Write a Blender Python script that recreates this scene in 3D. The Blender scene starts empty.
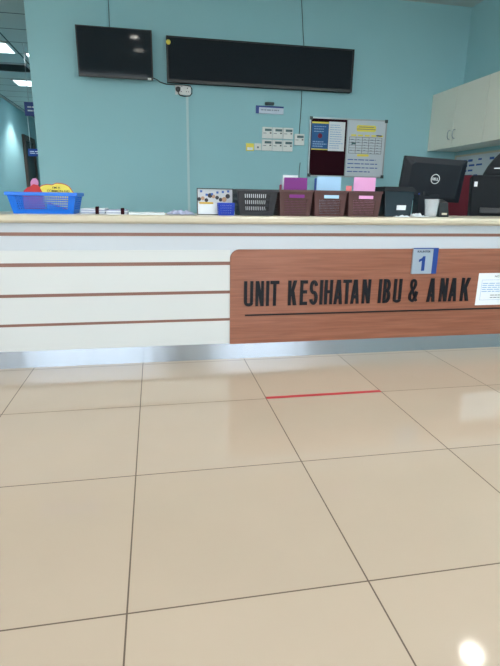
import bpy, bmesh, math, random
from mathutils import Vector, Matrix
R = math.radians
PI = math.pi
random.seed(7)
sc = bpy.context.scene
COL = sc.collection

# ---------------------------------------------------------------- materials
def lin(c):
    return tuple(((v / 255) / 12.92 if v / 255 <= .04045 else ((v / 255 + .055) / 1.055) ** 2.4) for v in c) + (1,)

def mat(name, rgb, rough=.5, metal=0, spec=.5, var=0, vscale=8, stretch=(1, 1, 1), bump=0, bscale=60, emit=None, estr=0,
        trans=0, alpha=1, coat=0, ior=1.5):
    m = bpy.data.materials.new(name)
    m.use_nodes = True
    nt = m.node_tree
    b = nt.nodes['Principled BSDF']
    b.inputs['Roughness'].default_value = rough
    b.inputs['Metallic'].default_value = metal
    b.inputs['Specular IOR Level'].default_value = spec
    b.inputs['IOR'].default_value = ior
    b.inputs['Transmission Weight'].default_value = trans
    b.inputs['Alpha'].default_value = alpha
    b.inputs['Coat Weight'].default_value = coat
    base = lin(rgb)
    tc = nt.nodes.new('ShaderNodeTexCoord')
    mp = nt.nodes.new('ShaderNodeMapping')
    mp.inputs['Scale'].default_value = stretch
    nt.links.new(tc.outputs['Object'], mp.inputs['Vector'])
    n = nt.nodes.new('ShaderNodeTexNoise')
    n.inputs['Scale'].default_value = vscale
    n.inputs['Detail'].default_value = 4
    nt.links.new(mp.outputs[0], n.inputs['Vector'])
    mx = nt.nodes.new('ShaderNodeMixRGB')
    v = var if var else .02
    mx.inputs[1].default_value = tuple(max(0, c * (1 - v)) for c in base[:3]) + (1,)
    mx.inputs[2].default_value = tuple(min(1, c * (1 + v)) for c in base[:3]) + (1,)
    nt.links.new(n.outputs['Fac'], mx.inputs[0])
    nt.links.new(mx.outputs[0], b.inputs['Base Color'])
    if bump:
        n2 = nt.nodes.new('ShaderNodeTexNoise')
        n2.inputs['Scale'].default_value = bscale
        nt.links.new(mp.outputs[0], n2.inputs['Vector'])
        bp = nt.nodes.new('ShaderNodeBump')
        bp.inputs['Strength'].default_value = bump
        bp.inputs['Distance'].default_value = .002
        nt.links.new(n2.outputs['Fac'], bp.inputs['Height'])
        nt.links.new(bp.outputs[0], b.inputs['Normal'])
    if emit:
        b.inputs['Emission Color'].default_value = lin(emit)
        b.inputs['Emission Strength'].default_value = estr
    return m

def grid_mat(name, rgb, line, size, wid, rough=.15, var=.05, ox=0, oy=0, bump=.3, spec=.5):
    """tiled surface: grout lines every size metres in object x and y"""
    m = mat(name, rgb, rough, var=var, vscale=3, spec=spec)
    nt = m.node_tree
    b = nt.nodes['Principled BSDF']
    col = b.inputs['Base Color'].links[0].from_socket
    tc = nt.nodes.new('ShaderNodeTexCoord')
    sx = nt.nodes.new('ShaderNodeSeparateXYZ')
    nt.links.new(tc.outputs['Object'], sx.inputs[0])

    def mth(op, a, bb=None):
        q = nt.nodes.new('ShaderNodeMath')
        q.operation = op
        for i, v in enumerate((a, bb)):
            if v is None: continue
            if isinstance(v, (int, float)): q.inputs[i].default_value = v
            else: nt.links.new(v, q.inputs[i])
        return q.outputs[0]
    ds = []
    for s, o, sz in ((sx.outputs[0], ox, size[0]), (sx.outputs[1], oy, size[1])):
        t = mth('ADD', s, 600 * sz - o + sz / 2)
        t = mth('MODULO', t, sz)
        t = mth('ABSOLUTE', mth('SUBTRACT', t, sz / 2))
        ds.append(t)
    d = mth('MINIMUM', ds[0], ds[1])
    f = mth('LESS_THAN', d, wid / 2)
    # each tile slightly different in tone
    tn = nt.nodes.new('ShaderNodeTexWhiteNoise')
    tn.noise_dimensions = '2D'
    cx = nt.nodes.new('ShaderNodeCombineXYZ')
    nt.links.new(mth('FLOOR', mth('DIVIDE', sx.outputs[0], size[0])), cx.inputs[0])
    nt.links.new(mth('FLOOR', mth('DIVIDE', sx.outputs[1], size[1])), cx.inputs[1])
    nt.links.new(cx.outputs[0], tn.inputs['Vector'])
    hv = nt.nodes.new('ShaderNodeHueSaturation')
    nt.links.new(col, hv.inputs['Color'])
    nt.links.new(mth('ADD', mth('MULTIPLY', tn.outputs['Value'], .05), .975), hv.inputs['Value'])
    mx = nt.nodes.new('ShaderNodeMixRGB')
    nt.links.new(f, mx.inputs[0])
    nt.links.new(hv.outputs[0], mx.inputs[1])
    mx.inputs[2].default_value = lin(line)
    nt.links.new(mx.outputs[0], b.inputs['Base Color'])
    r = mth('ADD', mth('MULTIPLY', f, .6), rough)
    nt.links.new(r, b.inputs['Roughness'])
    return m

def wood_mat(name, c1, c2, axis_scale=(1.2, 30, 30), rough=.35):
    m = mat(name, c1, rough)
    nt = m.node_tree
    b = nt.nodes['Principled BSDF']
    tc = nt.nodes.new('ShaderNodeTexCoord')
    mp = nt.nodes.new('ShaderNodeMapping')
    mp.inputs['Scale'].default_value = axis_scale
    nt.links.new(tc.outputs['Object'], mp.inputs[0])
    n = nt.nodes.new('ShaderNodeTexNoise')
    n.inputs['Scale'].default_value = 2.2
    n.inputs['Detail'].default_value = 6
    n.inputs['Distortion'].default_value = .8
    nt.links.new(mp.outputs[0], n.inputs['Vector'])
    cr = nt.nodes.new('ShaderNodeValToRGB')
    cr.color_ramp.elements[0].position = .3
    cr.color_ramp.elements[0].color = lin(c1)
    cr.color_ramp.elements[1].position = .7
    cr.color_ramp.elements[1].color = lin(c2)
    nt.links.new(n.outputs['Fac'], cr.inputs[0])
    nt.links.new(cr.outputs[0], b.inputs['Base Color'])
    return m

M = {}
M['wall'] = mat('teal_paint', (157, 204, 213), .75, var=.03, vscale=2, bump=.15, bscale=90, spec=.3)
M['hallwall'] = mat('pale_paint', (210, 218, 214), .8, var=.02)
M['ceil'] = mat('ceiling_paint', (198, 208, 208), .85, var=.02, spec=.2)
M['ceiltile'] = grid_mat('ceiling_tiles', (190, 208, 210), (70, 90, 96), (1.2, .6), .022, rough=.8, var=.02, ox=-1.82, oy=0, spec=.2)
M['floor'] = grid_mat('floor_tiles', (188, 171, 153), (96, 80, 66), (.6, .6), .0042, rough=.07, var=.035, spec=.5)
M['pave'] = mat('paving', (170, 168, 160), .8, var=.08)
M['white_lam'] = mat('white_laminate', (208, 211, 212), .3, var=.01)
M['fascia'] = mat('fascia_laminate', (194, 201, 210), .3, var=.01)
M['top'] = mat('cream_worktop', (203, 194, 174), .3, var=.03, vscale=30)
M['stripe'] = wood_mat('brown_stripe', (122, 86, 76), (140, 98, 86))
M['wood'] = wood_mat('cherry_laminate', (132, 80, 60), (156, 100, 79))
M['steel'] = mat('brushed_steel', (184, 194, 208), .1, metal=1, var=.03, vscale=20, stretch=(1, 1, .12), bump=.7, bscale=6)
M['black'] = mat('black_plastic', (24, 26, 30), .35, var=.05)
M['monblack'] = mat('monitor_plastic', (20, 25, 34), .5, var=.05, spec=.3)
M['logo'] = mat('logo_white', (225, 228, 232), .5, var=.02)
M['blackmat'] = mat('matt_black', (28, 33, 38), .75, var=.05, spec=.25)
M['screen'] = mat('tv_glass', (24, 34, 42), .05, var=.02, spec=.25)
M['led'] = mat('led_matrix', (34, 41, 47), .85, var=.25, vscale=120, spec=.15)
M['letter'] = mat('black_acrylic', (14, 15, 24), .5, spec=.3, var=.03)
M['alu'] = mat('aluminium', (176, 180, 184), .3, metal=.8, var=.03)
def brush(m):
    nt = m.node_tree; b = nt.nodes['Principled BSDF']
    tg = nt.nodes.new('ShaderNodeTangent'); tg.direction_type = 'RADIAL'; tg.axis = 'X'
    nt.links.new(tg.outputs[0], b.inputs['Tangent'])
    b.inputs['Anisotropic'].default_value = .93
    b.inputs['Roughness'].default_value = .26
brush(M['steel'])
M['silver'] = mat('silver_plate', (168, 180, 196), .35, metal=.35, var=.03)
M['blue'] = mat('signal_blue', (22, 62, 140), .4, var=.03)
M['white'] = mat('white_plastic', (226, 228, 226), .4, var=.02)
M['paper'] = mat('white_paper', (232, 238, 244), .8, var=.02, spec=.2)
M['paper2'] = mat('bluish_paper', (178, 184, 212), .6, var=.05, vscale=40)
M['ink'] = mat('grey_ink', (120, 128, 140), .8)
M['blueink'] = mat('blue_ink', (60, 96, 170), .8)
M['lightink'] = mat('light_blue_ink', (140, 176, 220), .8)
M['darkink'] = mat('dark_ink', (50, 50, 62), .8)
M['basketblue'] = mat('blue_plastic', (0, 112, 226), .35, var=.03)
M['navy'] = mat('navy_plastic', (22, 62, 180), .4, var=.03)
M['basketblack'] = mat('charcoal_plastic', (32, 34, 42), .45, var=.05)
M['basketbrown'] = mat('brown_plastic', (82, 50, 50), .5, var=.06, vscale=60)
M['purple'] = mat('purple_card', (122, 38, 126), .6, var=.03)
M['skyblue'] = mat('light_blue_card', (164, 202, 236), .6, var=.02)
M['pink'] = mat('pink_card', (226, 160, 208), .6, var=.02)
M['salmon'] = mat('salmon_card', (250, 142, 146), .6, var=.02)
M['maroon'] = mat('maroon_card', (124, 36, 70), .6, var=.03)
M['red'] = mat('red_paper', (206, 52, 58), .6, var=.08)
M['redtape'] = mat('red_tape', (190, 46, 56), .5, var=.05)
M['lilac'] = mat('lilac_paper', (208, 138, 186), .6, var=.03)
M['yellow'] = mat('yellow_paper', (242, 226, 96), .6, var=.05)
M['boardfab'] = mat('maroon_felt', (48, 18, 28), .9, var=.1, vscale=80, spec=.1)
M['wboard'] = mat('whiteboard_face', (206, 214, 222), .3, var=.01)
M['poster'] = mat('blue_poster', (22, 92, 150), .5, var=.15, vscale=14)
M['cabinet'] = mat('grey_laminate', (238, 238, 226), .4, var=.015)
M['chair'] = mat('maroon_fabric', (108, 30, 46), .85, var=.08, vscale=60)
M['darkbox'] = mat('smoked_plastic', (34, 46, 56), .25, var=.05)
M['brownframe'] = mat('dark_door_frame', (74, 66, 62), .5, var=.05)
M['doorgrey'] = mat('dark_door_leaf', (46, 56, 60), .5, var=.05)
M['vent'] = mat('vent_grey', (60, 74, 78), .6, var=.03)
M['lamp'] = mat('lamp_fill_diffuser', (255, 255, 255), .5, emit=(250, 250, 250), estr=19)  # also the glow of the added fill panels
M['lampdim'] = mat('corridor_lamp_diffuser', (255, 255, 255), .5, emit=(220, 240, 246), estr=2.2)
M['fillside'] = mat('corridor_fill_diffuser', (255, 255, 255), .5, emit=(240, 246, 250), estr=12)  # glow of the fill panels added along the corridor
M['down'] = mat('downlight_diffuser', (255, 255, 255), .5, emit=(255, 250, 240), estr=60)
M['collage1'] = mat('photo_grey', (190, 194, 200), .6, var=.1, vscale=40)
M['collage2'] = mat('photo_dark', (46, 44, 52), .6, var=.3, vscale=60)
M['tan'] = mat('photo_tan', (176, 140, 112), .6, var=.2, vscale=60)
M['gold'] = mat('mustard_card', (206, 168, 60), .6, var=.05)
M['lcd'] = mat('lcd_grey_green', (70, 104, 108), .3, var=.03)

def cupmat():
    m = bpy.data.materials.new('frosted_cup')
    m.use_nodes = True
    nt = m.node_tree
    b = nt.nodes['Principled BSDF']
    b.inputs['Base Color'].default_value = lin((238, 244, 250))
    b.inputs['Roughness'].default_value = .2
    b.inputs['Alpha'].default_value = .55
    n = nt.nodes.new('ShaderNodeTexNoise')
    n.inputs['Scale'].default_value = 40
    r = nt.nodes.new('ShaderNodeMapRange')
    r.inputs[3].default_value = .12
    r.inputs[4].default_value = .42
    nt.links.new(n.outputs[0], r.inputs[0])
    nt.links.new(r.outputs[0], b.inputs['Alpha'])
    return m
M['cup'] = cupmat()

def panemat():
    m = bpy.data.materials.new('window_glass')
    m.use_nodes = True
    nt = m.node_tree
    nt.nodes.clear()
    o = nt.nodes.new('ShaderNodeOutputMaterial')
    mx = nt.nodes.new('ShaderNodeMixShader')
    t = nt.nodes.new('ShaderNodeBsdfTransparent')
    t.inputs[0].default_value = (.93, .96, .97, 1)
    g = nt.nodes.new('ShaderNodeBsdfGlossy')
    g.inputs['Roughness'].default_value = .02
    fr = nt.nodes.new('ShaderNodeFresnel')
    fr.inputs[0].default_value = 1.5
    nt.links.new(fr.outputs[0], mx.inputs[0])
    nt.links.new(t.outputs[0], mx.inputs[1])
    nt.links.new(g.outputs[0], mx.inputs[2])
    nt.links.new(mx.outputs[0], o.inputs[0])
    return m
M['pane'] = panemat()
M['conduit'] = mat('conduit_plastic', (190, 216, 220), .5)

# ---------------------------------------------------------------- mesh helpers
class MB:
    def __init__(s): s.v, s.f = [], []
    def add(s, vs, fs):
        k = len(s.v)
        s.v += [tuple(a) for a in vs]
        s.f += [tuple(i + k for i in f) for f in fs]
        return s
    def box(s, x0, x1, y0, y1, z0, z1):
        return s.add([(x0, y0, z0), (x1, y0, z0), (x1, y1, z0), (x0, y1, z0), (x0, y0, z1), (x1, y0, z1), (x1, y1, z1), (x0, y1, z1)],
                     [(0, 3, 2, 1), (4, 5, 6, 7), (0, 1, 5, 4), (1, 2, 6, 5), (2, 3, 7, 6), (3, 0, 4, 7)])
    def hexa(s, b, t):     # bottom four, top four points
        return s.add(list(b) + list(t), [(0, 3, 2, 1), (4, 5, 6, 7), (0, 1, 5, 4), (1, 2, 6, 5), (2, 3, 7, 6), (3, 0, 4, 7)])
    def prism_xz(s, pts, y0, y1):   # outline in x,z (front at y0)
        n = len(pts)
        s.add([(x, y0, z) for x, z in pts] + [(x, y1, z) for x, z in pts],
              [tuple(range(n)), tuple(range(2 * n - 1, n - 1, -1))] + [(i, i + n, (i + 1) % n + n, (i + 1) % n) for i in range(n)])
        return s
    def prism_yz(s, pts, x0, x1):
        n = len(pts)
        s.add([(x0, y, z) for y, z in pts] + [(x1, y, z) for y, z in pts],
              [tuple(range(n)), tuple(range(2 * n - 1, n - 1, -1))] + [(i, i + n, (i + 1) % n + n, (i + 1) % n) for i in range(n)])
        return s
    def prism_xy(s, pts, z0, z1):
        n = len(pts)
        s.add([(x, y, z0) for x, y in pts] + [(x, y, z1) for x, y in pts],
              [tuple(range(n)), tuple(range(2 * n - 1, n - 1, -1))] + [(i, i + n, (i + 1) % n + n, (i + 1) % n) for i in range(n)])
        return s
    def lathe(s, prof, c=(0, 0, 0), n=24, axis='z'):
        vs = []
        for r, h in prof:
            for k in range(n):
                a = 2 * PI * k / n
                x, y = r * math.cos(a), r * math.sin(a)
                if axis == 'z': vs.append((c[0] + x, c[1] + y, c[2] + h))
                elif axis == 'y': vs.append((c[0] + x, c[1] + h, c[2] + y))
                else: vs.append((c[0] + h, c[1] + x, c[2] + y))
        fs = []
        for j in range(len(prof) - 1):
            for k in range(n):
                fs.append((j * n + k, j * n + (k + 1) % n, (j + 1) * n + (k + 1) % n, (j + 1) * n + k))
        if prof[0][0] > 1e-6: fs.append(tuple(range(n - 1, -1, -1)))
        if prof[-1][0] > 1e-6: fs.append(tuple(range((len(prof) - 1) * n, len(prof) * n)))
        return s.add(vs, fs)
    def tube(s, pts, r, n=8):
        pts = [Vector(p) for p in pts]
        vs, fs = [], []
        up = Vector((.13, .2, .97))
        for i, p in enumerate(pts):
            t = (pts[min(i + 1, len(pts) - 1)] - pts[max(i - 1, 0)]).normalized()
            a = t.cross(up)
            if a.length < .1: a = t.cross(Vector((1, 0, 0)))
            a.normalize()
            b = t.cross(a)
            for k in range(n):
                q = 2 * PI * k / n
                vs.append(p + (a * math.cos(q) + b * math.sin(q)) * r)
        for i in range(len(pts) - 1):
            for k in range(n):
                fs.append((i * n + k, i * n + (k + 1) % n, (i + 1) * n + (k + 1) % n, (i + 1) * n + k))
        fs += [tuple(range(n - 1, -1, -1)), tuple(range((len(pts) - 1) * n, len(pts) * n))]
        return s.add(vs, fs)
    def tri_quad(s, a, b, c, d): return s.add([a, b, c, d], [(0, 1, 2, 3)])
    def build(s, name, m, parent=None, bevel=0, smooth=False, solid=0, seg=2, sub=0):
        me = bpy.data.meshes.new(name)
        me.from_pydata(s.v, [], s.f)
        bm = bmesh.new()
        bm.from_mesh(me)
        bmesh.ops.remove_doubles(bm, verts=bm.verts, dist=1e-5)
        bmesh.ops.recalc_face_normals(bm, faces=bm.faces)
        bm.to_mesh(me)
        bm.free()
        me.materials.append(m)
        o = bpy.data.objects.new(name, me)
        COL.objects.link(o)
        if parent:
            o.parent = parent
            # vertices are given in world coordinates: shift them into the parent's frame
            if parent.type == 'EMPTY' or parent.parent is None or True:
                inv = wmat(parent).inverted()
                me.transform(inv)
        if smooth:
            for p in me.polygons: p.use_smooth = True
        if solid:
            q = o.modifiers.new('solid', 'SOLIDIFY'); q.thickness = solid; q.offset = 0
        if bevel:
            q = o.modifiers.new('bevel', 'BEVEL'); q.width = bevel; q.segments = seg; q.limit_method = 'ANGLE'; q.angle_limit = R(40)
        if sub:
            q = o.modifiers.new('sub', 'SUBSURF'); q.levels = q.render_levels = sub
        return o

def wmat(o):
    m = o.matrix_basis.copy()
    while o.parent:
        o = o.parent
        m = o.matrix_basis @ m
    return m

def tag(o, label, cat, group=None, kind=None):
    if label: o['label'] = label
    if cat: o['category'] = cat
    if group: o['group'] = group
    if kind: o['kind'] = kind
    return o

def thing(name, label, cat, loc, group=None):
    o = bpy.data.objects.new(name, None)
    COL.objects.link(o)
    o.empty_display_size = .05
    o.location = loc
    tag(o, label, cat, group)
    return o

def box(x0, x1, y0, y1, z0, z1): return MB().box(x0, x1, y0, y1, z0, z1)

def struct(o, label=None, cat=None):
    o['kind'] = 'structure'
    if label: o['label'] = label
    if cat: o['category'] = cat
    return o

def rot_parts(root, rx=0, ry=0, rz=0):
    root.rotation_euler = (rx, ry, rz)

def text_mesh(txt, parent, m, x0, x1, z0, z1, y, depth=.001, name='lettering', bold=0.0):
    cu = bpy.data.curves.new(name, 'FONT')
    cu.body = txt
    cu.size = 1
    cu.offset = bold
    cu.extrude = .01
    cu.align_x = 'LEFT'
    tmp = bpy.data.objects.new('tmp', cu)
    COL.objects.link(tmp)
    bpy.context.view_layer.update()
    me = bpy.data.meshes.new_from_object(tmp)
    bpy.data.objects.remove(tmp)
    xs = [v.co.x for v in me.vertices]; ys = [v.co.y for v in me.vertices]
    ax, bx, ay, by = min(xs), max(xs), min(ys), max(ys)
    for v in me.vertices:
        x = x0 + (v.co.x - ax) / (bx - ax) * (x1 - x0)
        z = z0 + (v.co.y - ay) / (by - ay) * (z1 - z0)
        yy = y if v.co.z > 0 else y + depth
        v.co = (x, yy, z)
    me.materials.clear()
    me.materials.append(m)
    me.name = name
    o = bpy.data.objects.new(name, me)
    COL.objects.link(o)
    if parent:
        o.parent = parent
        me.transform(wmat(parent).inverted())
    return o

def lines_print(parent, m, x0, x1, z0, z1, y, n, name='print', seed=1, fill=.5, depth=.0006, words=True):
    rr = random.Random(seed)
    q = MB()
    st = (z1 - z0) / n
    for i in range(n):
        za = z1 - (i + .75) * st
        xe = x0 + (x1 - x0) * rr.uniform(.7, 1)
        x = x0
        while x < xe:
            w = min(rr.uniform(.08, .2) * (x1 - x0), xe - x)
            q.box(x, x + w, y, y + depth, za, za + st * fill)
            x += w + .03 * (x1 - x0)
            if not words: x = x
    return q.build(name, m, parent)

# ---------------------------------------------------------------- the setting
CH = 3.0           # ceiling height
FY = -6.4          # facade
fl = box(-5.2, 3.75, FY - .2, 14.2, -.1, 0).build('floor', M['floor']); struct(fl)
ce = box(-5.2, 3.75, FY - .2, 3.41, CH, CH + .1).build('ceiling', M['ceil']); struct(ce)
ce2 = box(-3.26, 3.75, 3.41, 14.2, CH, CH + .1).build('ceiling', M['ceiltile']); struct(ce2)
struct(box(-1.04, 3.75, 3.41, 3.56, 0, CH).build('wall_back', M['wall']))
struct(box(3.6, 3.75, FY, 3.41, 0, CH).build('wall_right', M['wall']))
struct(box(-1.04, -.89, 3.56, 14.0, 0, CH).build('wall_corridor_right', M['wall']))
struct(box(-3.26, -3.11, 3.41, 14.0, 0, CH).build('wall_corridor_left', M['wall']))
struct(box(-3.26, -.89, 14.0, 14.15, 0, CH).build('wall_corridor_end', M['wall']))
struct(box(-5.2, -3.26, 3.41, 3.56, 0, CH).build('wall_left_return', M['wall']))
struct(box(-5.2, -5.05, FY, 3.41, 0, CH).build('wall_left', M['hallwall']))
# facade behind the viewer: three window bays between piers, leftmost added for more light
wf = MB()
wins = [(-4.9, -3.3), (-2.55, .12), (1.3, 3.1)]
xs = [-5.05] + [a for w in wins for a in w] + [3.6]
for i in range(0, len(xs), 2): wf.box(xs[i], xs[i + 1], FY - .2, FY, 0, CH)
for a, b in wins: wf.box(a, b, FY - .2, FY, 0, .12); wf.box(a, b, FY - .2, FY, 2.82, CH)
struct(wf.build('wall_front', M['hallwall']))
for k, (a, b) in enumerate(wins):
    q = MB()
    for x in (a, (a + b) / 2 - .03, b - .06): q.box(x, x + .06, FY - .14, FY - .06, .12, 2.82)
    for z in (.12, 2.76): q.box(a, b, FY - .14, FY - .06, z, z + .06)
    w = struct(q.build('window_%d' % (k + 1), M['alu']))
    box(a + .06, b - .06, FY - .105, FY - .099, .18, 2.76).build('pane', M['pane'], w)
pv = box(-30, 30, -45, FY - .2, -.14, -.02).build('paving', M['pave']); struct(pv)

# corridor door on the left wall, far end
d = struct(box(-3.11, -3.085, 12.0, 12.95, 0, 2.3).build('door_1', M['doorgrey']))
q = MB(); q.box(-3.11, -3.05, 11.88, 12.0, 0, 2.42); q.box(-3.11, -3.05, 12.95, 13.07, 0, 2.42); q.box(-3.11, -3.05, 12.0, 12.95, 2.3, 2.42)
q.build('door_frame', M['brownframe'], d)
MB().tube([(-3.085, 12.85, 1.0), (-3.04, 12.85, 1.0), (-3.04, 12.74, 1.0)], .01).build('door_handle', M['alu'], d)

# ---------------------------------------------------------------- lamps and ceiling fittings
def downlight(x, y, label):
    t = thing('ceiling_downlight', label, 'ceiling light', (x, y, CH), 'round ceiling downlights')
    MB().lathe([(.085, 0), (.11, 0), (.11, -.012), (.085, -.016), (.085, 0)], (x, y, CH), 28).build('trim_ring', M['white'], t, smooth=False)
    MB().lathe([(0.0001, -.004), (.0845, -.004), (.0845, 0), (.0001, 0)], (x, y, CH), 28).build('diffuser', M['down'], t)
    return t
downlight(2.77, .89, 'round recessed ceiling downlight nearest the counter, mirrored in the floor')
downlight(-.14, -1.14, 'round ceiling downlight mirrored highest in the television screen')
downlight(-.09, -2.92, 'round ceiling downlight mirrored lower in the television screen')

def troffer(x0, x1, y0, y1, label, group='square panel ceiling lights', lm='lamp'):
    t = thing('ceiling_light', label, 'ceiling light', ((x0 + x1) / 2, (y0 + y1) / 2, CH), group)
    q = MB()
    q.box(x0, x1, y0, y0 + .03, CH - .014, CH); q.box(x0, x1, y1 - .03, y1, CH - .014, CH)
    q.box(x0, x0 + .03, y0, y1, CH - .014, CH); q.box(x1 - .03, x1, y0, y1, CH - .014, CH)
    q.build('frame', M['white'], t)
    box(x0 + .03, x1 - .03, y0 + .03, y1 - .03, CH - .01, CH).build('diffuser', M[lm], t)
troffer(-3.0, -1.84, 6.01, 6.59, 'bright square ceiling light panel at the top left over the corridor', lm='lampdim')
troffer(-2.42, -1.84, 8.42, 8.98, 'farther reflective ceiling diffuser with painted glow, deep in the corridor beyond the vent', lm='lampdim')  # no lamp: the diffuser's reflected brightness is put in as emission
v = thing('ceiling_vent', 'dark louvred air vent in the corridor ceiling behind the light panel', 'vent', (-2.3, 7.5, CH))
q = MB(); q.box(-2.75, -1.86, 7.22, 7.25, CH - .015, CH); q.box(-2.75, -1.86, 7.75, 7.78, CH - .015, CH); q.box(-2.75, -2.72, 7.25, 7.75, CH - .015, CH); q.box(-1.89, -1.86, 7.25, 7.75, CH - .015, CH)
q.build('frame', M['alu'], v)
q = MB()
for k in range(9):
    y = 7.26 + k * .054
    q.hexa([(-2.72, y, CH - .02), (-1.89, y, CH - .02), (-1.89, y + .01, CH - .02), (-2.72, y + .01, CH - .02)],
           [(-2.72, y + .03, CH - .001), (-1.89, y + .03, CH - .001), (-1.89, y + .04, CH - .001), (-2.72, y + .04, CH - .001)])
q.build('louvre', M['vent'], v)

troffer(-4.9, -3.7, 2.3, 2.9, 'unseen fill light panel added at the far left beside the corridor mouth', 'added side fill panel')  # fill panel added out of view to throw light into the corridor
for y, lab in ((6.5, 'nearest'), (8.7, 'middle'), (10.9, 'farthest')):  # fill panels added behind the wall edge to brighten the corridor
    troffer(-1.74, -1.16, y, y + .58, 'unseen fill light panel added along the right side of the corridor, %s of three' % lab, 'added corridor fill panels', lm='fillside')
def spot(name, loc, power, size, blend=.6, rad=.06, col=(1, .98, .93)):
    l = bpy.data.lights.new(name, 'SPOT')
    l.energy = power; l.spot_size = R(size); l.spot_blend = blend; l.shadow_soft_size = rad; l.color = col
    o = bpy.data.objects.new(name, l)
    o.location = loc
    COL.objects.link(o)
spot('corridor_lamp_light', (-2.62, 10.9, 2.96), 80, 105)
t = thing('ceiling_downlight', 'round ceiling downlight washing the far corridor wall', 'ceiling light', (-2.62, 10.9, CH), 'round ceiling downlights')
MB().lathe([(.085, 0), (.11, 0), (.11, -.012), (.085, -.016), (.085, 0)], (-2.62, 10.9, CH), 28).build('trim_ring', M['white'], t)
MB().lathe([(.0001, -.004), (.083, -.004), (.083, 0), (.0001, 0)], (-2.62, 10.9, CH), 28).build('diffuser', M['lamp'], t)

# hanging blue signs in the corridor
def hang_sign(x0, x1, y, z0, z1, label):
    t = thing('hanging_sign', label, 'sign', ((x0 + x1) / 2, y, z0), 'blue hanging signs in the corridor')
    box(x0, x1, y - .01, y + .01, z0, z1).build('sign_panel', M['blue'], t)
    for x in (x0 + .06, x1 - .06):
        MB().tube([(x, y, z1), (x, y, CH)], .004, 6).build('rod', M['alu'], t)
    lines_print(t, M['paper'], x0 + .04, x1 - .05, z0 + .05, z1 - .04, y - .0106, 2, 'sign_print', 3, .4)
hang_sign(-1.69, -1.22, 6.0, 2.05, 2.235, 'blue hanging corridor sign, higher and nearer, half hidden by the wall edge')
hang_sign(-2.80, -2.05, 11.0, 1.84, 2.01, 'blue hanging corridor sign, lower and farther, beside the dark doorway')

# ---------------------------------------------------------------- counter
CX0, CX1 = -1.5, 3.56
YF = .60
TZ = .845
ct = thing('reception_counter', 'long white reception counter with brown stripes, cherry wood panel and steel kickplate', 'counter', (1.0, .9, 0))
tp = MB()
prof = [(.585, .801), (.575, .806), (.570, .815), (.570, .832), (.575, .841), (.585, .845), (1.02, .845), (1.02, .801)]
tp.prism_yz(prof, CX0 - .02, CX1)
tp.build('countertop', M['top'], ct)
box(CX0, CX1, .605, .64, .112, .801).build('fascia', M['fascia'], ct)
box(CX0, CX1, .602, .6051, .734, .752).build('stripe', M['stripe'], ct)
PX = .508
zs = [.109, .2475, .2635, .4085, .4265, .5725, .5925, .658]
for i in range(0, 8, 2):
    box(CX0, PX, YF - .002, .605, zs[i], zs[i + 1]).build('front_board', M['white_lam'], ct, bevel=.001)
for i in (1, 3, 5):
    box(CX0, PX, YF + .001, .605, zs[i], zs[i + 1]).build('stripe', M['stripe'], ct)
# wood panel with rounded top left corner
rr = .055
pts = [(CX1, .106), (CX1, .661), (PX + rr, .661)] + [(PX + rr - rr * math.sin(a), .661 - rr + rr * math.cos(a)) for a in [R(k * 10) for k in range(1, 10)]] + [(PX, .106)]
MB().prism_xz(pts, .590, .605).build('wood_panel', M['wood'], ct, bevel=.0015)
box(CX0 + .02, CX1, .636, .65, 0, .112).build('kickplate', M['steel'], ct)
box(CX0, CX0 + .03, .64, 1.0, 0, .801).build('end_panel', M['white_lam'], ct)
box(CX0, CX1, .95, 1.0, 0, .72).build('back_panel', M['white_lam'], ct)
dk_ = thing('work_desk', 'long pale work desk behind the reception counter carrying monitor and printer', 'desk', (1.0, 1.4, 0))
box(CX0, CX1, 1.022, 1.75, .70, .74).build('desk_top', M['fascia'], dk_)
for x in (CX0 + .02, .6, 2.1, CX1 - .05):
    box(x, x + .03, 1.03, 1.72, 0, .70).build('leg_panel', M['white_lam'], dk_)

# ---- raised lettering on the wood panel
def diag(q, x0, z0, x1, z1, w, y0, y1):
    q.prism_xz([(x0 - w / 2, z0), (x0 + w / 2, z0), (x1 + w / 2, z1), (x1 - w / 2, z1)], y0, y1)
def ribbon(q, pts, t, y0, y1):
    P = [Vector((a, b)) for a, b in pts]
    L, Rr = [], []
    for i in range(len(P)):
        d_ = (P[min(i + 1, len(P) - 1)] - P[max(i - 1, 0)]).normalized()
        n_ = Vector((-d_.y, d_.x)) * t / 2
        L.append(P[i] + n_); Rr.append(P[i] - n_)
    for i in range(len(P) - 1):
        q.prism_xz([tuple(L[i]), tuple(L[i + 1]), tuple(Rr[i + 1]), tuple(Rr[i])], y0, y1)
def arc(cx, cz, rx, rz, a0, a1, n=12):
    return [(cx + rx * math.cos(R(a0 + (a1 - a0) * k / n)), cz + rz * math.sin(R(a0 + (a1 - a0) * k / n))) for k in range(n + 1)]
class LetterMB(MB):
    # each stroke stands a hair prouder than the one before, so overlapping strokes never share a face
    k = 0
    def add(s, vs, fs):
        s.k += 1
        ym = min(v[1] for v in vs)
        return MB.add(s, [(v[0], v[1] - .00012 * s.k if abs(v[1] - ym) < 1e-6 else v[1], v[2]) for v in vs], fs)
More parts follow.
